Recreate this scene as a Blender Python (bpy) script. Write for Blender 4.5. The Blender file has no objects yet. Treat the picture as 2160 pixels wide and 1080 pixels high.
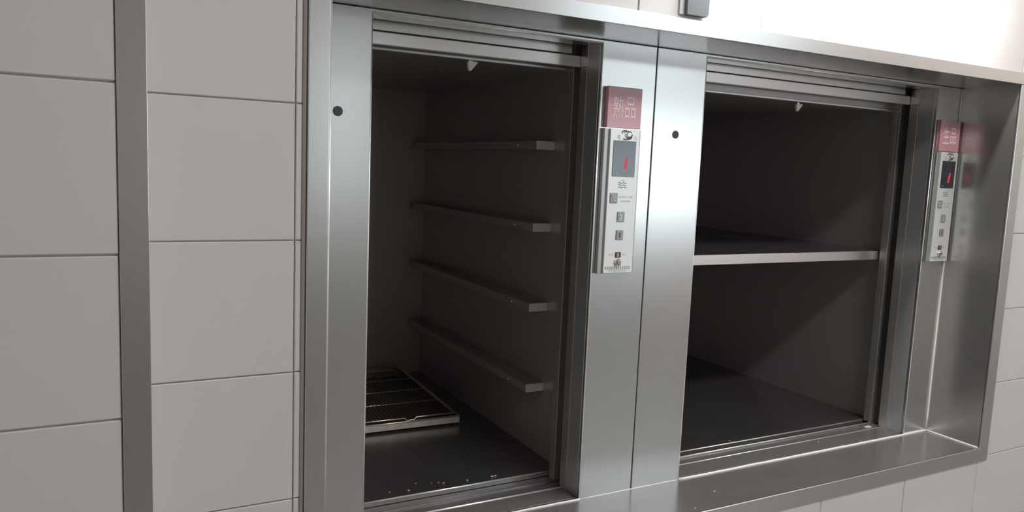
import bpy, bmesh, math, random
from mathutils import Vector, Matrix
random.seed(7)
C = bpy.context.scene.collection
sc = bpy.context.scene

# ------------------------------------------------------------------ camera
R_ = Vector((0.88218804, -0.4690945, 0.04116565))
U_ = Vector((0.01929957, 0.1233639, 0.99217381))
F_ = Vector((0.47050163, 0.87448939, -0.11788348))
cam = bpy.data.cameras.new('camera')
cam.sensor_width = 36.0
cam.lens = 1626.6 / 2160 * 36
cam.clip_start = 0.02
co = bpy.data.objects.new('camera', cam); C.objects.link(co)
M = Matrix((R_, U_, -F_)).transposed().to_4x4()
M.translation = Vector((-2.37211, -1.50329, 0.80816))
co.matrix_world = M
sc.camera = co

# ------------------------------------------------------------------ world, lights, exposure
FLOOR, CEIL = -0.7245, 2.52
XL, XR, YF = -3.2, 4.6, -4.5                       # room limits
WX0, WX1, WZ0, WZ1 = 1.15, 3.60, 0.42, 2.42       # assumed big window in the far wall, placed from the steel's reflections
VX0, VX1, VZ0, VZ1 = -0.82, -0.62, 0.45, 1.75     # added slim opening, brightens the left panel's reflection
w = bpy.data.worlds.new('world'); sc.world = w; w.use_nodes = True
w.node_tree.nodes['Background'].inputs[0].default_value = (0.80, 0.93, 1.0, 1)
w.node_tree.nodes['Background'].inputs[1].default_value = 7.0

def area(name, loc, rot, sx, sy, power, col, portal=False):
    l = bpy.data.lights.new(name, 'AREA'); l.shape = 'RECTANGLE'; l.size = sx; l.size_y = sy
    l.energy = power; l.color = col
    o = bpy.data.objects.new(name, l); C.objects.link(o); o.location = loc; o.rotation_euler = rot
    if portal: l.cycles.is_portal = True
    return o
area('window_portal', ((WX0+WX1)/2, YF-0.05, (WZ0+WZ1)/2), (math.radians(90), 0, 0), WX1-WX0, WZ1-WZ0, 1, (1, 1, 1), True)
area('window_portal', ((VX0+VX1)/2, YF-0.05, (VZ0+VZ1)/2), (math.radians(90), 0, 0), VX1-VX0, VZ1-VZ0, 1, (1, 1, 1), True)
area('fill_light', (-0.7, -1.85, CEIL-0.05), (0, 0, 0), 1.2, 0.3, 54, (1.0, 0.97, 0.95))  # added fill, brightens the tiles and the near floor
area('fill_light', (3.9, -2.5, CEIL-0.05), (0, 0, 0), 1.2, 0.3, 34, (1.0, 0.90, 0.82))  # added fill, brightens the salmon panel on the far wall
area('assumed_lamp_light', (-0.72, -0.262, 1.40), (math.radians(28), 0, 0), 0.95, 0.03, 14, (1.0, 0.95, 0.90))  # light of the assumed lamp, added to overexpose the tiles above the surround
sc.view_settings.view_transform = 'Standard'
sc.view_settings.look = 'None'
sc.view_settings.exposure = 0.0
sc.view_settings.gamma = 1.0
sc.view_settings.use_curve_mapping = False
sc.cycles.use_denoising = True
sc.cycles.max_bounces = 12
sc.cycles.glossy_bounces = 8
sc.cycles.sample_clamp_indirect = 6.0

# ------------------------------------------------------------------ materials
def mat(name, col, rough=0.5, metal=0.0, coat=0.0, emit=None, es=0.0, noise=0.0, nscale=(1, 1, 1), bump=0.0,
        rvar=0.0, aniso=0.0, spec=0.5, nfreq=12.0):
    m = bpy.data.materials.new(name); m.use_nodes = True
    nt = m.node_tree; b = nt.nodes['Principled BSDF']
    b.inputs['Base Color'].default_value = (*col, 1)
    b.inputs['Roughness'].default_value = rough
    b.inputs['Metallic'].default_value = metal
    b.inputs['Coat Weight'].default_value = coat
    b.inputs['Coat Roughness'].default_value = 0.12
    b.inputs['Specular IOR Level'].default_value = spec
    if emit:
        b.inputs['Emission Color'].default_value = (*emit, 1); b.inputs['Emission Strength'].default_value = es
    if noise or bump or rvar:
        tc = nt.nodes.new('ShaderNodeTexCoord'); mp = nt.nodes.new('ShaderNodeMapping')
        mp.inputs['Scale'].default_value = nscale
        ns = nt.nodes.new('ShaderNodeTexNoise'); ns.inputs['Scale'].default_value = nfreq; ns.inputs['Detail'].default_value = 5
        nt.links.new(tc.outputs['Object'], mp.inputs[0]); nt.links.new(mp.outputs[0], ns.inputs['Vector'])
        if noise:
            mr = nt.nodes.new('ShaderNodeMapRange'); mr.inputs['To Min'].default_value = 1-noise; mr.inputs['To Max'].default_value = 1+noise
            nt.links.new(ns.outputs['Fac'], mr.inputs['Value'])
            mx = nt.nodes.new('ShaderNodeMix'); mx.data_type = 'RGBA'; mx.blend_type = 'MULTIPLY'; mx.inputs[0].default_value = 1
            mx.inputs[6].default_value = (*col, 1)
            nt.links.new(mr.outputs[0], mx.inputs[7]); nt.links.new(mx.outputs[2], b.inputs['Base Color'])
        if rvar:
            mr2 = nt.nodes.new('ShaderNodeMapRange'); mr2.inputs['To Min'].default_value = rough-rvar; mr2.inputs['To Max'].default_value = rough+rvar
            nt.links.new(ns.outputs['Fac'], mr2.inputs['Value']); nt.links.new(mr2.outputs[0], b.inputs['Roughness'])
        if bump:
            bp = nt.nodes.new('ShaderNodeBump'); bp.inputs['Strength'].default_value = bump; bp.inputs['Distance'].default_value = 0.001
            nt.links.new(ns.outputs['Fac'], bp.inputs['Height']); nt.links.new(bp.outputs[0], b.inputs['Normal'])
    return m
STEEL = mat('brushed_steel', (0.60, 0.60, 0.595), 0.27, 0.93, noise=0.012, nscale=(40, 40, 0.5), rvar=0.008)
STEELH = mat('brushed_steel_across', (0.58, 0.575, 0.57), 0.25, 0.93, noise=0.012, nscale=(0.5, 40, 40), rvar=0.008)
SILLM = mat('worn_sill_steel', (0.36, 0.35, 0.35), 0.24, 0.72, noise=0.12, nscale=(1, 3, 3), nfreq=5, rvar=0.06)
CARM = mat('dull_car_steel', (0.41, 0.375, 0.37), 0.38, 0.50, noise=0.08, nscale=(1, 1, 1), nfreq=4, rvar=0.05)
EDGE = mat('edge_glint_steel', (0.90, 0.89, 0.87), 0.30, 0.65)  # pale steel for added tubes that draw bright edge highlights
LEAF = mat('door_leaf_steel', (0.74, 0.71, 0.69), 0.28, 0.80, noise=0.03, nscale=(0.5, 40, 40))
CAP = mat('end_cap_steel', (0.80, 0.77, 0.76), 0.45, 0.35)
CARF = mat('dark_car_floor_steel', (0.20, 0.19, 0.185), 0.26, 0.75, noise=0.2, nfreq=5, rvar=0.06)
JAMB = mat('satin_jamb_steel', (0.55, 0.56, 0.57), 0.36, 0.70)
RAILM = mat('satin_rail_steel', (0.55, 0.54, 0.53), 0.42, 0.85, noise=0.08, nfreq=25)
TILE = mat('glazed_wall_tile', (0.60, 0.58, 0.57), 0.30, 0.0, coat=0.25, noise=0.02, nfreq=3)
GROUT = mat('grout', (0.70, 0.67, 0.65), 0.9, noise=0.2, nfreq=60)
PLASTER = mat('painted_plaster', (0.62, 0.58, 0.54), 0.8)
CEILM = mat('white_ceiling_paint', (0.7, 0.7, 0.68), 0.85)
SALMON = mat('salmon_wall_paint', (0.62, 0.34, 0.27), 0.7)
FLOORM = mat('beige_floor_tile', (0.25, 0.235, 0.22), 0.4, noise=0.1, nfreq=3)
DARK = mat('dark_cavity', (0.03, 0.03, 0.03), 0.8)
DADO = mat('grey_dado', (0.38, 0.37, 0.36), 0.6)
SEAL = mat('silicone_sealant', (0.72, 0.70, 0.68), 0.45, noise=0.08, nfreq=40)
FACE = mat('satin_aluminium_face', (0.78, 0.79, 0.77), 0.42, 0.45)
HOUS = mat('grey_anodised_housing', (0.42, 0.43, 0.42), 0.4, 0.8)
RED = mat('red_acrylic', (0.56, 0.27, 0.31), 0.28, coat=1.0)  # red lightened in the base colour to stand in for glare
LETTER = mat('pale_lettering', (0.80, 0.68, 0.70), 0.5)
PRINT = mat('grey_print', (0.10, 0.09, 0.09), 0.6)
PRINTL = mat('pale_grey_print', (0.42, 0.42, 0.42), 0.6)
GLASS = mat('smoked_display_window', (0.025, 0.027, 0.035), 0.22, coat=0.3)
LED = mat('red_led', (0.5, 0.02, 0.05), 0.5, emit=(1.0, 0.06, 0.12), es=0.35)
BTN = mat('grey_push_button', (0.33, 0.34, 0.34), 0.4, 0.3)
CHROME = mat('chrome', (0.85, 0.85, 0.85), 0.08, 1.0)
BLACK = mat('black_rubber', (0.03, 0.042, 0.05), 0.5)
MARK = mat('dark_red_marking', (0.13, 0.02, 0.03), 0.4)
BOXM = mat('grey_plastic', (0.13, 0.15, 0.165), 0.45)
WIRE = mat('bright_wire', (0.80, 0.73, 0.66), 0.28, 0.8)
TRAYM = mat('stained_tray_metal', (0.80, 0.72, 0.64), 0.4, 0.6, noise=0.35, nfreq=45)
PANM = mat('dark_baked_pan', (0.10, 0.09, 0.08), 0.4, 0.6, noise=0.3, nfreq=12)
BEAD2 = mat('grey_brown_bead', (0.26, 0.235, 0.22), 0.6)
RACKW = mat('dull_rack_wire', (0.33, 0.30, 0.27), 0.4, 0.8)
TAGM = mat('white_plastic_tag', (0.72, 0.70, 0.68), 0.5)
CRUMB = mat('pale_crumb', (0.65, 0.60, 0.52), 0.8)
LAMPM = mat('white_lamp_housing', (0.8, 0.8, 0.8), 0.4)
TUBE = mat('lamp_tube', (0.9, 0.9, 0.9), 0.4, emit=(1, 0.96, 0.9), es=3.0)

# ------------------------------------------------------------------ helpers
def obj(name, bm, m, parent=None, smooth=False):
    me = bpy.data.meshes.new(name)
    bmesh.ops.recalc_face_normals(bm, faces=bm.faces[:])
    bm.to_mesh(me); bm.free()
    me.materials.append(m)
    if smooth:
        for p in me.polygons: p.use_smooth = True
    o = bpy.data.objects.new(name, me); C.objects.link(o)
    if parent: o.parent = parent
    return o
def tag(o, label, cat, group=None):
    o['label'] = label; o['category'] = cat
    if group: o['group'] = group
    return o
def thing(name, label, cat, loc=(0, 0, 0), group=None):
    o = bpy.data.objects.new(name, None); C.objects.link(o); o.location = loc; o.empty_display_size = 0.05
    return tag(o, label, cat, group)
def struct(o): o['kind'] = 'structure'; return o
def rootstruct(name, loc=(0, 0, 0)):
    o = bpy.data.objects.new(name, None); C.objects.link(o); o.location = loc; o.empty_display_size = 0.05
    return struct(o)
def bevel(bm, bv, seg=1):
    if bv: bmesh.ops.bevel(bm, geom=bm.edges[:], offset=bv, segments=seg, affect='EDGES', profile=0.5)
def add_box(bm, x0, x1, y0, y1, z0, z1):
    v = [bm.verts.new(p) for p in ((x0,y0,z0),(x1,y0,z0),(x1,y1,z0),(x0,y1,z0),(x0,y0,z1),(x1,y0,z1),(x1,y1,z1),(x0,y1,z1))]
    for f in ((0,3,2,1),(4,5,6,7),(0,1,5,4),(1,2,6,5),(2,3,7,6),(3,0,4,7)): bm.faces.new([v[i] for i in f])
def box(x0, x1, y0, y1, z0, z1, bv=0.0, seg=1):
    bm = bmesh.new(); add_box(bm, x0, x1, y0, y1, z0, z1); bevel(bm, bv, seg); return bm
def prism(poly, y0, y1, bv=0.0, seg=1):            # polygon in X,Z extruded along Y
    bm = bmesh.new()
    a = [bm.verts.new((x, y0, z)) for x, z in poly]; b = [bm.verts.new((x, y1, z)) for x, z in poly]
    bm.faces.new(a); bm.faces.new(b[::-1]); n = len(poly)
    for i in range(n): bm.faces.new((a[i], b[i], b[(i+1) % n], a[(i+1) % n]))
    bevel(bm, bv, seg); return bm
def add_tube(bm, pts, r, n=8, closed=False):
    pts = [Vector(p) for p in pts]; rings = []; N = len(pts)
    for i, p in enumerate(pts):
        if closed: t = (pts[(i+1) % N]-pts[i-1])
        else: t = pts[min(i+1, N-1)]-pts[max(i-1, 0)]
        t.normalize()
        up = Vector((0, 0, 1)) if abs(t.z) < 0.9 else Vector((0, 1, 0))
        s = t.cross(up).normalized(); q = s.cross(t)
        rings.append([bm.verts.new(p+(s*math.cos(a)+q*math.sin(a))*r) for a in [2*math.pi*k/n for k in range(n)]])
    for i in range(N if closed else N-1):
        A, B = rings[i], rings[(i+1) % N]
        for k in range(n): bm.faces.new((A[k], A[(k+1) % n], B[(k+1) % n], B[k]))
    if not closed: bm.faces.new(rings[0]); bm.faces.new(rings[-1][::-1])
def tube(pts, r, n=8, closed=False):
    bm = bmesh.new(); add_tube(bm, pts, r, n, closed); return bm
def disc(x, y0, y1, z, r, n=24, bv=0.0):            # cylinder along Y
    return prism([(x+r*math.cos(2*math.pi*k/n), z+r*math.sin(2*math.pi*k/n)) for k in range(n)], y0, y1, bv)
def text_mesh(body, x, y, z, w_, h_, m, parent, name='lettering', depth=0.0004, shear=0.0):
    cu = bpy.data.curves.new('t', 'FONT'); cu.body = body; cu.size = 1; cu.extrude = 0.0
    to = bpy.data.objects.new('t', cu); C.objects.link(to)
    dg = bpy.context.evaluated_depsgraph_get()
    me = bpy.data.meshes.new_from_object(to.evaluated_get(dg)); bpy.data.objects.remove(to); bpy.data.curves.remove(cu)
    xs = [v.co.x for v in me.vertices]; ys = [v.co.y for v in me.vertices]
    x0, x1, y0, y1 = min(xs), max(xs), min(ys), max(ys)
    for v in me.vertices:
        a = (v.co.x-x0)/(x1-x0)-0.5; b = (v.co.y-y0)/(y1-y0)-0.5
        v.co = (x+a*w_+shear*b*h_, y, z+b*h_)
    bm = bmesh.new(); bm.from_mesh(me); bpy.data.meshes.remove(me)
    r = bmesh.ops.extrude_face_region(bm, geom=bm.faces[:])
    for v in [g for g in r['geom'] if isinstance(g, bmesh.types.BMVert)]: v.co.y += depth
    return obj(name, bm, m, parent)

# ------------------------------------------------------------------ room shell
D = 0.1779                     # depth of the niche: steel panel at Y=0, trim face at Y=-D
TILE_Y = -0.172                # face of the wall tiles
TW, TH, JX, JZ = 0.3475, 0.2313, -2.079, 0.8949
HX0, HX1, HZ0, HZ1 = -2.045, 0.012, -0.030, 1.115     # hole in the tile wall, hidden under the trim
struct(obj('floor', box(XL, XR, YF, 0.3, FLOOR-0.05, FLOOR), FLOORM))
struct(obj('ceiling', box(XL, XR, YF, 0.0, CEIL, CEIL+0.05), CEILM))
struct(obj('wall_side_left', box(XL-0.05, XL, YF, 0.0, FLOOR, CEIL), PLASTER))
struct(obj('wall_side_right', box(XR, XR+0.05, YF, 0.0, FLOOR, CEIL), PLASTER))
struct(obj('trim_2', prism([(2.7, FLOOR), (XR, FLOOR), (XR, 2.3), (WX1+0.08, 2.3), (WX1+0.08, WZ0-0.05), (2.7, WZ0-0.05)], YF+0.016, YF+0.03), SALMON))
bm = bmesh.new()
add_box(bm, XL-0.05, VX0, YF-0.1, YF, FLOOR, CEIL); add_box(bm, VX1, WX0, YF-0.1, YF, FLOOR, CEIL)
add_box(bm, VX0, VX1, YF-0.1, YF, FLOOR, VZ0); add_box(bm, VX0, VX1, YF-0.1, YF, VZ1, CEIL)
add_box(bm, WX0, WX1, YF-0.1, YF, 1.15, 2.04); add_box(bm, WX1, XR+0.05, YF-0.1, YF, FLOOR, CEIL)
add_box(bm, WX0, WX1, YF-0.1, YF, FLOOR, WZ0); add_box(bm, WX0, WX1, YF-0.1, YF, WZ1, CEIL)
struct(obj('wall_front', bm, PLASTER))
struct(obj('trim_1', box(XL, XR, YF, YF+0.015, FLOOR, 0.15), DADO))
wf = rootstruct('assumed_window', ((WX0+WX1)/2, YF, WZ0))  # frame of the assumed, unseen far-wall window
def rel(bm, o):
    bmesh.ops.translate(bm, verts=bm.verts[:], vec=-Vector(o.location)); return bm
for nm, b in (('frame_bar', (WX0, WX1, YF-0.08, YF+0.01, WZ0, WZ0+0.05)), ('frame_bar', (WX0, WX1, YF-0.08, YF+0.01, WZ1-0.05, WZ1)),
              ('frame_bar', (WX0, WX0+0.05, YF-0.08, YF+0.01, WZ0, WZ1)), ('frame_bar', (WX1-0.05, WX1, YF-0.08, YF+0.01, WZ0, WZ1)),
              ('mullion', ((WX0+WX1)/2-0.03, (WX0+WX1)/2+0.03, YF-0.07, YF-0.01, WZ0, 1.15))):
    obj(nm, rel(box(*b), wf), LAMPM, wf)

wv = rootstruct('added_window', ((VX0+VX1)/2, YF, VZ0))  # frame of the added slim opening
for b in ((VX0, VX1, YF-0.08, YF+0.01, VZ0, VZ0+0.02), (VX0, VX1, YF-0.08, YF+0.01, VZ1-0.02, VZ1), (VX0, VX0+0.02, YF-0.08, YF+0.01, VZ0, VZ1), (VX1-0.02, VX1, YF-0.08, YF+0.01, VZ0, VZ1)):
    obj('frame_bar', rel(box(*b), wv), LAMPM, wv)

def clip_cells(x0, x1, z0, z1, hole):
    """yield tile polygons of the grid inside the rectangle, cut at the hole"""
    k0 = math.floor((x0-JX)/TW); k1 = math.ceil((x1-JX)/TW)
    j0 = math.floor((z0-JZ)/TH); j1 = math.ceil((z1-JZ)/TH)
    g = 0.0009
    for j in range(j0, j1):
        for k in range(k0, k1):
            a, b = max(JX+k*TW, x0)+g, min(JX+(k+1)*TW, x1)-g
            c, d = max(JZ+j*TH, z0)+g, min(JZ+(j+1)*TH, z1)-g
            if b-a < 0.012 or d-c < 0.012: continue
            if hole:
                hx0, hx1, hz0, hz1 = hole
                ox = min(b, hx1)-max(a, hx0); oz = min(d, hz1)-max(c, hz0)
                if ox > 0 and oz > 0:
                    inx = a >= hx0 and b <= hx1; inz = c >= hz0 and d <= hz1
                    if inx and inz: continue
                    if inx:
                        if c < hz0: d = hz0
                        else: c = hz1
                    elif inz:
                        if a < hx0: b = hx0
                        else: a = hx1
                    else:
                        px = hx0 if a < hx0 else hx1; pz = hz0 if c < hz0 else hz1
                        # L-shaped corner tile
                        if a < hx0 and c < hz0: poly = [(a,c),(b,c),(b,pz),(px,pz),(px,d),(a,d)]
                        elif a < hx0: poly = [(a,c),(px,c),(px,pz),(b,pz),(b,d),(a,d)]
                        elif c < hz0: poly = [(a,c),(b,c),(b,d),(px,d),(px,pz),(a,pz)]
                        else: poly = [(px,c),(b,c),(b,d),(a,d),(a,pz),(px,pz)]
                        yield poly; continue
                    if b-a < 0.008 or d-c < 0.008: continue
            yield [(a,c),(b,c),(b,d),(a,d)]
cache = {}
def lay_tiles(parent, polys, yface, rotz=0.0, origin=(0, 0)):
    for poly in polys:
        cx = sum(p[0] for p in poly)/len(poly); cz = sum(p[1] for p in poly)/len(poly)
        key = tuple((round(p[0]-cx, 4), round(p[1]-cz, 4)) for p in poly)
        if key not in cache:
            bm = prism([(p[0]-cx, p[1]-cz) for p in poly], 0.0, 0.007, 0.0016, 1)
            t = obj('tile', bm, TILE, parent); cache[key] = t.data
        else:
            t = bpy.data.objects.new('tile', cache[key]); C.objects.link(t); t.parent = parent
        t.location = (cx, yface+random.uniform(-0.0003, 0.0003), cz)
        t.rotation_euler = (random.uniform(-.0012, .0012), 0, random.uniform(-.0012, .0012))
bm = bmesh.new()
add_box(bm, -2.45, HX0, TILE_Y+0.006, -0.02, FLOOR, CEIL); add_box(bm, HX1, XR, TILE_Y+0.006, -0.02, FLOOR, CEIL)
add_box(bm, HX0, HX1, TILE_Y+0.006, -0.02, FLOOR, HZ0); add_box(bm, HX0, HX1, TILE_Y+0.006, -0.02, HZ1, CEIL)
wb = struct(obj('wall_back', bm, GROUT))
lay_tiles(wb, clip_cells(-2.42, 1.44, FLOOR, CEIL, (HX0, HX1, HZ0, HZ1)), TILE_Y)
COLY, COLX = -0.3336, -2.3145
wc = struct(obj('wall_left', box(XL, COLX-0.006, COLY+0.006, TILE_Y+0.004, FLOOR, CEIL), GROUT))
def col_polys():
    for j in range(-7, 5):
        z0, z1 = max(JZ+j*TH, FLOOR)+0.0013, min(JZ+(j+1)*TH, CEIL)-0.0013
        for k in range(3):
            a, b = -2.349-(k+1)*TW+0.0013, -2.349-k*TW-0.0013
            if a < XL: a = XL
            if z1-z0 > 0.02 and b-a > 0.02: yield [(a, z0), (b, z0), (b, z1), (a, z1)]
lay_tiles(wc, col_polys(), COLY)
for j in range(-7, 5):                                # tiles on the return of the pier
    z0, z1 = max(JZ+j*TH, FLOOR)+0.0013, min(JZ+(j+1)*TH, CEIL)-0.0013
    if z1-z0 > 0.02:
        t = obj('tile', box(COLX-0.006, COLX, COLY+0.03, TILE_Y-0.002, z0, z1, 0.0012), TILE, wc)
bm = prism([(0, 0)]*0 or [(-2.3495, COLY-0.0022), (-2.3125, COLY-0.0022), (-2.3125, COLY+0.033), (-2.3140, COLY+0.033),
            (-2.3140, COLY-0.0004), (-2.3495, COLY-0.0004)], FLOOR+0.002, CEIL-0.002, 0.0006, 2)
for v in bm.verts: v.co = Vector((v.co.x, v.co.z, v.co.y))
cg = obj('corner_guard', bm, STEEL)
tag(cg, 'tall narrow stainless steel corner guard on the edge of the tiled pier at far left', 'corner guard')

# ------------------------------------------------------------------ steel surround of the niche
sur = thing('steel_surround', 'stainless steel frame, sill and reveals lining the wall recess of both lifts', 'frame', (-1.0, -D, 0.0))
def P(name, bm, m=STEEL, parent=None, smooth=False, par=None):
    return obj(name, bm, m, parent, smooth)
def sp(name, bm, m): return obj(name, rel(bm, sur), m, sur)
LX0, LX1, RX1 = -2.0600, -2.0225, 0.0450
TOPZ, H, BOTZ = 1.1326, 1.1, -0.0428
sp('top_trim', box(LX0, RX1, -D, TILE_Y-0.001, H, TOPZ, 0.0008, 2), STEELH)
sp('bottom_trim', box(LX0, RX1, -D, TILE_Y-0.001, BOTZ, 0.0, 0.0010, 2), STEELH)
sp('left_trim', box(LX0, LX1, -D-0.0003, TILE_Y-0.001, 0.0005, H-0.0005, 0.0018, 3), STEEL)
sp('right_trim', box(0.0, RX1, -D-0.0003, TILE_Y-0.001, 0.0005, H-0.0005, 0.0018, 3), STEEL)
sp('glint_edge', tube([(LX1+0.0002, -D+0.0009, 0.002), (LX1+0.0002, -D+0.0009, H-0.002)], 0.0017, 10), EDGE)  # thin pale tubes added as bright highlights along the trim edges
sp('glint_edge', tube([(LX1, -D+0.0008, 0.0), (RX1-0.045, -D+0.0008, 0.0)], 0.0014, 10), EDGE)
sp('sill', box(LX1, 0.0, TILE_Y, -0.0005, -0.003, 0.0), SILLM)
sp('soffit', box(LX1, 0.0, TILE_Y, -0.0005, H, H+0.003), STEELH)
sp('reveal', box(LX1-0.003, LX1, TILE_Y, 0.001, 0.0, H), STEEL)
sp('reveal', box(0.0, 0.003, TILE_Y, 0.001, 0.0, H), STEEL)
bmq = tube([(-2.0640, TILE_Y, -0.04), (-2.0640, TILE_Y, 1.13)], 0.0046, 8)  # even grey-brown bead along the left trim's outer edge
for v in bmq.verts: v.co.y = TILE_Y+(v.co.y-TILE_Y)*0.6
ob = sp('joint_bead', bmq, BEAD2); ob['label'] = 'brownish bead along the outer edge'
def wob(a, b, n, amp):
    a = Vector(a); b = Vector(b); out = []
    for i in range(n+1):
        p = a.lerp(b, i/n); out.append(p+Vector([random.uniform(-amp, amp) for _ in range(3)]))
    return out
for a, b, r, n in (((-1.038, -0.002, 0.0010), (-0.001, -0.002, 0.0010), 0.0034, 30), ((-1.895, -0.002, 0.0008), (-1.348, -0.002, 0.0008), 0.0028, 16),
                   ((-1.346, -0.001, 0.0004), (-1.040, -0.001, 0.0004), 0.0014, 10), ((-0.0010, -0.003, 0.0012), (-0.0010, -0.172, 0.0012), 0.0026, 8),
                   ((-0.0015, -0.0018, 0.003), (-0.0015, -0.0018, 1.096), 0.0026, 24)):
    sb = sp('joint_bead', tube(wob(a, b, n, 0.0003), r, 8), SEAL); sb['label'] = 'pale silicone sealant bead'
    for p_ in sb.data.polygons: p_.use_smooth = True

# ------------------------------------------------------------------ the two lifts
OZ = 1.0935                                           # head of the openings
def lift_front(x0, x1, a, b, label, lintel, dot_x, lipy):
    t = thing('dumbwaiter', label, 'dumbwaiter', ((a+b)/2, 0.0, 0.0))
    def q(name, bm, m=STEEL, par=None): return obj(name, rel(bm, t), m, par or t)
    q('front_panel', prism([(x0, 0.0008), (a, 0.0008), (a, OZ), (b, OZ), (b, 0.0008), (x1, 0.0008), (x1, H-0.0006), (x0, H-0.0006)], 0.0, 0.012, 0.0016, 3))
    q('panel_backing', prism([(x0-0.001, -0.002), (a-0.024, -0.002), (a-0.024, 1.3), (b+0.024, 1.3), (b+0.024, -0.002), (x1+0.001, -0.002), (x1+0.001, 1.32), (x0-0.001, 1.32)], 0.0135, 0.018), DARK)
    # landing sill with a lip, guide step and rear lip
    q('landing_sill', box(a-0.02, b+0.02, 0.0125, 0.079, -0.006, 0.0, 0.0012, 2), SILLM)
    q('sill_groove', box(a-0.02, b+0.02, 0.080, 0.121, -0.009, -0.0035, 0.0008, 1), SILLM)
    q('sill_lip', box(a-0.02, b+0.02, 0.1215, lipy, -0.009, -0.0003, 0.0012, 2), SILLM)
    for s, e in ((-1, a), (1, b)):
        X = lambda u, v: (min(e+s*u, e+s*v), max(e+s*u, e+s*v))
        q('jamb', box(*X(0, 0.002), 0.0125, 0.062, 0.0, OZ, 0.0006), JAMB)
        q('edge_strip', box(*X(-0.0015, 0.002), 0.0625, 0.0915, 0.0, 1.0445, 0.0008, 2), RAILM)
        q('edge_strip_upper', box(*X(0.0, 0.002), 0.0625, 0.0915, 1.0455, OZ, 0.0006))
        q('door_slot', box(*X(0.018, 0.022), 0.0920, 0.1220, 0.0, 1.3), DARK)
        q('door_track', box(*X(0.0, 0.0215), 0.1225, 0.1345, 0.0, 1.3, 0.0009, 2), RAILM)
        q('door_track', box(*X(0.0015, 0.0215), 0.1355, 0.1500, 0.0, 1.3, 0.0009, 2), RAILM)
    er = 0.0017  # pale tubes added along the opening edges as highlights
    fp_ = q('glint_edge', tube([(a+er*0.5, er*0.55, 0.001), (a+er*0.5, er*0.55, OZ-0.001)], er, 10), EDGE)
    q('glint_edge', tube([(b-er*0.5, er*0.55, 0.001), (b-er*0.5, er*0.55, OZ-0.001)], er, 10), EDGE)
    q('glint_edge', tube([(a, er*0.55, OZ-er*0.5), (b, er*0.55, OZ-er*0.5)], er, 10), EDGE)
    nr = 0.0022 if lipy > 0.14 else 0.0013  # added pale tubes stand in for the glint on the sill edges
    q('glint_nosing', tube([(a, 0.0785, -0.0002), (b, 0.0785, -0.0002)], nr, 10), EDGE)
    if lipy < 0.14: q('glint_nosing', tube([(a, 0.1240, 0.0), (b, 0.1240, 0.0)], 0.0017, 10), EDGE)
    q('head_return', box(a, b, 0.0125, 0.072, OZ, OZ+0.002, 0.0), STEELH)
    lf = q('door_leaf', box(a+0.024, b-0.024, 0.0960, 0.1010, 1.0755, 1.34, 0.0006), LEAF)
    q('bottom_rail', box(a+0.006, b+0.0070, 0.0930, 0.1060, 1.0460, 1.0725, 0.0012, 2), LEAF, lf)
    q('lintel', box(a-0.02, b+0.02, 0.1285, 0.1500, lintel, lintel+0.006, 0.0010, 2), RAILM)
    q('lintel_web', box(a-0.02, b+0.02, 0.1340, 0.1380, lintel+0.0065, 1.3), CARM)
    h = q('lock_hole', disc(dot_x, -0.0012, 0.004, 0.8970, 0.0098, 28, 0.0004), BLACK)
    h['label'] = 'small round black lock cover'
    return t
A1, A2, SEAM, B1, B2 = -1.8954, -1.3481, -1.1920, -1.0387, -0.1114
f1 = lift_front(-2.0215, SEAM-0.0014, A1, A2, 'narrower left dumbwaiter with raised steel door and four tray runners inside', 1.0400, -1.9605, 0.1525)
f2 = lift_front(SEAM+0.0014, -0.0012, B1, B2, 'wider right dumbwaiter with raised steel door and a single mid shelf inside', 1.0240, -1.1223, 0.1270)

def lift_car(x0, x1, fz, cz, label):
    t = thing('lift_car', label, 'lift car', ((x0+x1)/2, 0.16, fz))
    def q(name, bm, m=CARM, par=None): return obj(name, rel(bm, t), m, par or t)
    y0, y1 = 0.158, 1.178
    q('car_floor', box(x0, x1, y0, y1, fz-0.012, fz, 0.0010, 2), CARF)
    q('car_ceiling', box(x0, x1, y0, y1, cz, cz+0.004))
    q('side_wall', box(x0-0.003, x0, y0, y1, fz-0.012, cz+0.004)); q('side_wall', box(x1, x1+0.003, y0, y1, fz-0.012, cz+0.004))
    q('rear_wall', box(x0-0.003, x1+0.003, y1, y1+0.003, fz-0.012, cz+0.004))
    q('front_edge', box(x0, x1, y0-0.0045, y0-0.0002, fz-0.012, fz+0.0006, 0.0009, 2), SILLM)
    q('glint_nosing', tube([(x0+0.04, y0-0.0035, fz), (x1-0.04, y0-0.0035, fz)], 0.0021, 10), EDGE)  # added pale tube for the highlight along the floor edge
    return t, q
c1, q1 = lift_car(-1.933, -1.310, 0.012, 1.056, 'dark steel car of the left lift, with tray runners and a tray on its floor')
for z in (0.861, 0.645, 0.430, 0.208):
    for s, xa, xb in ((1, -1.3640, -1.3101), (-1, -1.9329, -1.8790)):
        r = q1('tray_runner', box(xa, xb, 0.262, 1.150, z-0.011, z+0.011, 0.0016, 2))
        c = q1('end_cap', box(xa, xb, 0.2585, 0.2615, z-0.011, z+0.011, 0.0008, 2), CAP, r)
        c['label'] = 'bright end cap of the tray runner'
        xs = xa-0.0012 if s > 0 else xb+0.0012
        bmS = bmesh.new(); bmesh.ops.create_uvsphere(bmS, u_segments=10, v_segments=6, radius=0.003, matrix=Matrix.Translation((xs, 0.36, z)))
        q1('screw', bmS, CHROME, r)
c2, q2 = lift_car(-1.077, -0.073, 0.0, 1.040, 'dark steel car of the right lift, divided by one horizontal shelf')
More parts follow.
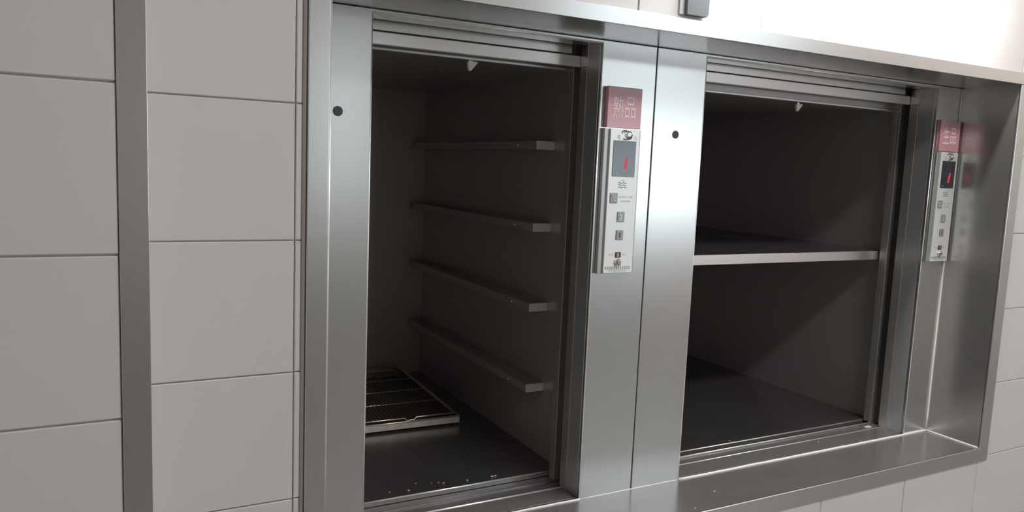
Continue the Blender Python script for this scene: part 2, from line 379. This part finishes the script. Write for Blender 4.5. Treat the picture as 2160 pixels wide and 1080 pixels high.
sh = q2('shelf', box(-1.0765, -0.0735, 0.164, 1.176, 0.5475, 0.5740, 0.0012, 2), CARF)
q2('shelf_edge', box(-1.0765, -0.0735, 0.1595, 0.1635, 0.5455, 0.5745, 0.0012, 2), LEAF, sh)

# lift shaft behind everything, unlit
bm = bmesh.new()
add_box(bm, -2.2, 0.15, 1.30, 1.35, -0.75, 1.98); add_box(bm, -2.25, -2.2, -0.02, 1.35, -0.75, 1.98); add_box(bm, 0.15, 0.2, -0.02, 1.35, -0.75, 1.98)
add_box(bm, -2.2, 0.15, -0.02, 1.35, -0.80, -0.75); add_box(bm, -2.2, 0.15, -0.02, 1.35, 1.98, 2.03); add_box(bm, -1.196, -1.188, 0.02, 1.30, -0.75, 1.98)
struct(obj('wall_shaft', bm, DARK))

# ------------------------------------------------------------------ hanging door catches
def catch(x, z, label):
    t = thing('door_catch', label, 'door catch', (x, 0.143, z))
    bm = prism([(-0.0115, 0.0), (0.0125, 0.0), (0.0125, -0.003), (-0.0035, -0.0215), (-0.0085, -0.0215), (-0.0115, -0.012)], -0.0035, 0.0035, 0.0008, 1)
    obj('tongue', bm, TAGM, t)
    obj('stem', box(-0.009, 0.0, -0.0025, 0.0025, 0.0, 0.004), RAILM, t)
catch(-1.6110, 1.0385, 'small white wedge-shaped catch hanging from the head of the left lift opening')
catch(-0.5480, 1.0195, 'small white wedge-shaped catch hanging from the head of the right lift opening')

# ------------------------------------------------------------------ control panels and their signs
def dashes(q, par, x0, x1, z, h, n, m=PRINTL, y=-0.0169, name='small_print'):
    bm = bmesh.new(); wd = (x1-x0)/n
    for i in range(n):
        xa = x0+i*wd
        add_box(bm, xa+wd*0.12, xa+wd*0.80, y, y+0.0003, z+h*0.30, z+h*0.5)
        add_box(bm, xa+wd*0.12, xa+wd*0.70, y, y+0.0003, z-h*0.5, z-h*0.28)
        add_box(bm, xa+wd*0.38, xa+wd*0.54, y, y+0.0003, z-h*0.28, z+h*0.30)
    o = q(name, bm, m, par); return o
def control(dx, digit_shape, label):
    t = thing('control_panel', label, 'control panel', (-1.2885+dx, 0.0, 0.562))
    def q(name, bm, m=FACE, par=None):
        bmesh.ops.translate(bm, verts=bm.verts[:], vec=(dx, 0, 0)); return obj(name, rel(bm, t), m, par or t)
    q('housing', box(-1.3400, -1.2360, -0.0110, -0.0006, 0.5600, 0.9005, 0.0010, 2), HOUS)
    fp = q('face_plate', box(-1.3265, -1.2430, -0.0165, -0.0105, 0.5615, 0.9000, 0.0008, 2), FACE)
    y = -0.0166
    # emblem: a curling S mark with a character either side
    bm = bmesh.new(); ex, ez = -1.2790, 0.8865
    for pts, r in (([(-.014, .004), (-.011, .009), (-.004, .010), (.002, .006), (-.002, .001), (.003, -.004), (.010, -.003), (.013, .002)], .0016),
                   ([(-.008, .006), (-.002, .008), (.006, .008), (.011, .006)], .0012),
                   ([(-.010, -.008), (-.004, -.009), (.004, -.008), (.010, -.006), (.012, -.002)], .0016),
                   ([(-.006, .003), (-.004, -.003), (.001, -.006), (.007, -.005)], .0014)):
        add_tube(bm, [(ex+a*1.12, y+0.0002, ez+b*1.1) for a, b in pts], r*1.1, 6)
    for v in bm.verts: v.co.y = max(v.co.y, y-0.0004)
    q('emblem', bm, PRINT)
    text_q = lambda body, x, z, w_, h_, m, name='lettering', yy=y-0.0002, par=None, shear=0.0: text_t(body, x, z, w_, h_, m, name, yy, par, shear)
    def text_t(body, x, z, w_, h_, m, name, yy, par, shear):
        o = text_mesh(body, x+dx-t.location.x, yy-t.location.y, z-t.location.z, w_, h_, m, par or t, name, 0.0003, shear); return o
    text_q('青', -1.3030, 0.8815, 0.0095, 0.0105, PRINTL); text_q('云', -1.2545, 0.8815, 0.0105, 0.0095, PRINTL)
    ds = q('display', box(-1.3170, -1.2525, -0.0178, -0.0168, 0.7900, 0.8735, 0.0004, 1), GLASS)
    if digit_shape == 0:
        dg = q('digit', prism([(-1.2838, 0.8085), (-1.2768, 0.8085), (-1.2735, 0.8355), (-1.2795, 0.8355)], -0.0183, -0.0178), LED, ds)
    else:
        dg = q('digit', prism([(-1.2860, 0.8070), (-1.2790, 0.8070), (-1.2745, 0.8230), (-1.2725, 0.8370), (-1.2790, 0.8370), (-1.2835, 0.8230)], -0.0183, -0.0178), LED, ds)
    dg['label'] = 'glowing red digit one'
    q('indicator', disc(-1.3070, -0.0182, -0.0178, 0.7970, 0.0024, 12), BTN, ds)
    q('speaker_waves', None or (lambda: (lambda b: ([add_tube(b, [(-1.2970+i*0.0030, y+0.0004, 0.7650+k*0.0052+0.0014*math.sin(i*1.55)) for i in range(9)], 0.0009, 6) for k in range(3)], b)[1])(bmesh.new()))(), PRINT)
    dashes(q, None, -1.2890, -1.2800, 0.7815, 0.0030, 3)
    pb = q('call_button', box(-1.3190, -1.2985, -0.0182, -0.0166, 0.7275, 0.7515, 0.0014, 2), BTN)
    hb = bmesh.new()
    add_tube(hb, [(-1.3135, -0.0183, 0.7455), (-1.3130, -0.0183, 0.7400), (-1.3095, -0.0183, 0.7350), (-1.3055, -0.0183, 0.7330)], 0.0010, 8)
    add_tube(hb, [(-1.3135, -0.0183, 0.7475), (-1.3122, -0.0183, 0.7430)], 0.0018, 8); add_tube(hb, [(-1.3075, -0.0183, 0.7340), (-1.3035, -0.0183, 0.7325)], 0.0018, 8)
    q('handset_symbol', hb, FACE, pb)
    dashes(q, None, -1.2945, -1.2690, 0.7425, 0.0040, 6); dashes(q, None, -1.2660, -1.2530, 0.7425, 0.0040, 3); dashes(q, None, -1.2870, -1.2600, 0.7325, 0.0040, 6)
    b1 = q('floor_button', box(-1.2955, -1.2750, -0.0185, -0.0166, 0.6835, 0.7075, 0.0014, 2), BTN)
    text_q('2', -1.2853, 0.6955, 0.0070, 0.0120, FACE, 'digit', -0.0188, b1)
    b2 = q('floor_button', box(-1.2960, -1.2760, -0.0185, -0.0166, 0.6405, 0.6640, 0.0014, 2), BTN)
    text_q('1', -1.2860, 0.6523, 0.0040, 0.0120, PRINT, 'digit', -0.0188, b2)
    sw = q('toggle_switch', box(-1.2945, -1.2795, -0.0190, -0.0166, 0.5985, 0.6115, 0.0008, 2), MARK)
    q('rocker', box(-1.2920, -1.2860, -0.0202, -0.0190, 0.6005, 0.6095, 0.0004, 1), HOUS, sw)
    dashes(q, None, -1.3140, -1.2990, 0.6055, 0.0030, 4); dashes(q, None, -1.2750, -1.2640, 0.6055, 0.0035, 3)
    k = q('key_switch', disc(-1.2870, -0.0225, -0.0166, 0.5865, 0.0088, 24, 0.0012), CHROME)
    q('key_barrel', disc(-1.2862, -0.0250, -0.0225, 0.5870, 0.0052, 20, 0.0008), HOUS, k)
    q('key_slot', box(-1.2868, -1.2856, -0.0254, -0.0250, 0.5845, 0.5895), BLACK, k)
    dashes(q, None, -1.3230, -1.2480, 0.5735, 0.0058, 12, PRINT); dashes(q, None, -1.3120, -1.2600, 0.5670, 0.0038, 13, PRINTL)
    return t
control(0.0, 0, 'slim vertical lift control panel on the broad steel pillar between the two openings')
control(1.2320, 1, 'slim vertical lift control panel in the right corner beside the wider lift')
def sign(dx, body, label):
    s = thing('sign', label, 'sign', (-1.2880+dx, -0.0006, 0.9025))
    bm = box(-1.3365+dx, -1.2395+dx, -0.0130, -0.0006, 0.9025, 0.9965, 0.0012, 2)
    obj('plate', rel(bm, s), RED, s)
    for i, ch in enumerate(body):
        text_mesh(ch, -0.0175+i*0.0345-0.0015, -0.0130, 0.0480, 0.0300, 0.0500, LETTER, s, 'lettering', 0.0004)
sign(0.0, '熟品', 'glare-washed red square sign with two pale characters above the pillar control panel')
sign(1.2320, '生品', 'dark red square sign with two pale characters above the right corner control panel')

# ------------------------------------------------------------------ tray and wire rack on the floor of the left car
tr = thing('baking_tray', 'shallow stained metal tray lying on the floor of the left lift car', 'tray', (-1.62, 0.87, 0.0122))
hw, hd, ht = 0.2150, 0.2900, 0.0270
def ring(bm, x, y, z): return [bm.verts.new(p) for p in ((-x, -y, z), (x, -y, z), (x, y, z), (-x, y, z))]
bm = bmesh.new()
rr = [ring(bm, hw-0.014, hd-0.014, 0.0025), ring(bm, hw-0.006, hd-0.006, ht), ring(bm, hw, hd, ht), ring(bm, hw, hd, ht-0.004),
      ring(bm, hw-0.0045, hd-0.0045, ht-0.004), ring(bm, hw-0.0125, hd-0.0125, 0.0)]
for i in range(5):
    for k in range(4): bm.faces.new((rr[i][k], rr[i][(k+1) % 4], rr[i+1][(k+1) % 4], rr[i+1][k]))
bm.faces.new(rr[0]); bm.faces.new(rr[5][::-1])
obj('pan', bm, PANM, tr)
for nm, b in (('side_band', (-hw, hw, -hd-0.0012, -hd+0.0002, 0.0075, ht-0.001)), ('side_band', (-hw, hw, hd-0.0002, hd+0.0012, 0.0075, ht-0.001)),
              ('side_band', (-hw-0.0012, -hw+0.0002, -hd, hd, 0.0075, ht-0.001)), ('side_band', (hw-0.0002, hw+0.0012, -hd, hd, 0.0075, ht-0.001))):
    o = obj(nm, box(*b), TRAYM, tr)
rim = tube([(-hw, -hd, ht), (hw, -hd, ht), (hw, hd, ht), (-hw, hd, ht)], 0.0030, 8, True)
obj('rolled_rim', rim, WIRE, tr, True)
tr.rotation_euler = (0, 0, math.radians(-2.0))
rk = thing('wire_rack', 'wire cooling rack sitting inside the stained tray in the left lift', 'wire rack', (-1.62, 0.87, 0.0122+0.024))
rk.rotation_euler = tr.rotation_euler
rw, rd = 0.2010, 0.2760
z = 0.0095
pts = [(-rw, -rd, z), (-0.02, -rd, z), (0.045, -rd, z), (0.052, -rd-0.002, z-0.007), (0.074, -rd-0.002, z-0.007), (0.082, -rd, z), (rw, -rd, z), (rw, rd, z), (-rw, rd, z)]
obj('border_wire', tube(pts, 0.0022, 8, True), WIRE, rk, True)
bm = bmesh.new()
for i in range(1, 32):
    x = -rw+2*rw*i/32; add_tube(bm, [(x, -rd+0.001, z+0.0022), (x, 0, z+0.0022), (x, rd-0.001, z+0.0022)], 0.0011, 5)
o = obj('rack_wires', bm, RACKW, rk); o['kind'] = 'stuff'
for yy in (-0.13, 0.0, 0.13):
    obj('cross_wire', tube([(-rw, yy, z-0.0016), (rw, yy, z-0.0016)], 0.0017, 6), WIRE, rk, True)
obj('rear_bar', box(-rw+0.01, rw-0.02, rd-0.026, rd-0.012, z-0.003, z-0.001), WIRE, rk)

# ------------------------------------------------------------------ crumbs
def crumb(x, y, z, r, label, group):
    bm = bmesh.new(); bmesh.ops.create_icosphere(bm, subdivisions=1, radius=r)
    for v in bm.verts: v.co = Vector((v.co.x*random.uniform(.8, 1.5), v.co.y*random.uniform(.7, 1.2), v.co.z*random.uniform(.4, .7)))
    zm = min(v.co.z for v in bm.verts)
    for v in bm.verts: v.co.z -= zm
    o = obj('crumb', bm, CRUMB); o.location = (x, y, z); return tag(o, label, 'crumb', group)
crumb(-1.0006, -0.0974, 0.0, 0.0024, 'white crumb on the steel sill below the left edge of the wider opening', None)
crumb(-1.1142, -0.1540, 0.0, 0.0020, 'white crumb near the front edge of the steel sill at bottom centre', None)
for x, y in ((-0.6960, 0.168), (-0.4342, 0.0600)):
    crumb(x, y, 0.0, 0.0018, 'tiny pale crumb along the threshold of the wider right lift', 'crumbs on the right lift threshold')
for x, y, r in ((-1.694, .2109, .0018), (-1.657, .199, .0014), (-1.64, .195, .0018), (-1.63, .186, .0030), (-1.568, .180, .0026), (-1.50, .175, .0036), (-1.49, .177, .003), (-1.77, .188, .002), (-1.725, .178, .003)):
    crumb(x, y, 0.0124, r, 'tiny pale crumb along the front edge of the left lift car floor', 'crumbs on the left lift car floor')
sc_ = obj('scrap', box(-0.012, 0.012, -0.006, 0.006, 0, 0.002, 0.0009, 2), TAGM)
sc_.location = (-0.150, 0.1020, -0.0034)
tag(sc_, 'small white scrap at the right end of the wider lift threshold', 'scrap')

# ------------------------------------------------------------------ grey box on the wall above the surround
wbx = thing('wall_box', 'grey plastic box on the wall just above the steel surround, top centre', 'wall box', (-1.24, TILE_Y, 1.1385))
arc = [(-1.2065-0.0075*(1-math.cos(t_*math.pi/8)) if False else -1.2150+0.0075*math.sin(t_*math.pi/8), 1.1385+0.0075-0.0075*math.cos(t_*math.pi/8)) for t_ in range(5)]
poly = [(-1.2670, 1.1385)]+arc+[(-1.1990, 1.36), (-1.2670, 1.36)]
obj('cover', rel(prism(poly, TILE_Y-0.0140, TILE_Y-0.0050, 0.0012, 2), wbx), BOXM, wbx)
o = obj('back_plate', rel(box(-1.2790, -1.2100, TILE_Y-0.0045, TILE_Y-0.0005, 1.1395, 1.3600, 0.0008, 1), wbx), LAMPM, wbx)
o['label'] = 'pale back plate'

# ------------------------------------------------------------------ assumed wall lamp and added fill lamps
wl = thing('assumed_wall_lamp', 'assumed tube lamp on the wall above the recess, outside the frame', 'lamp', (-0.62, -0.27, 1.42))  # unseen fixture, assumed from the bright tiles above the surround
obj('bracket', rel(box(-0.66, -0.58, -0.26, TILE_Y-0.001, 1.44, 1.47), wl), LAMPM, wl)
obj('reflector', rel(prism([(-1.16, 1.432), (-0.08, 1.432), (-0.08, 1.455), (-1.16, 1.455)], -0.30, -0.235, 0.004), wl), LAMPM, wl)
for x, y in ((-0.7, -1.85), (3.9, -2.5)):  # housings of the added fill lamps
    cl = thing('fill_lamp', 'added fill lamp on the ceiling behind the viewer, %s of the room' % ('left part' if x < 1 else 'right part'), 'lamp', (x, y, CEIL))
    obj('housing', rel(box(x-0.64, x+0.64, y-0.19, y+0.19, CEIL-0.045, CEIL-0.001, 0.004), cl), LAMPM, cl)

for o in bpy.data.objects:
    if o.type == 'MESH' and o.name.split('.')[0] in ('glint_edge', 'glint_nosing', 'screw'):
        for p_ in o.data.polygons: p_.use_smooth = True
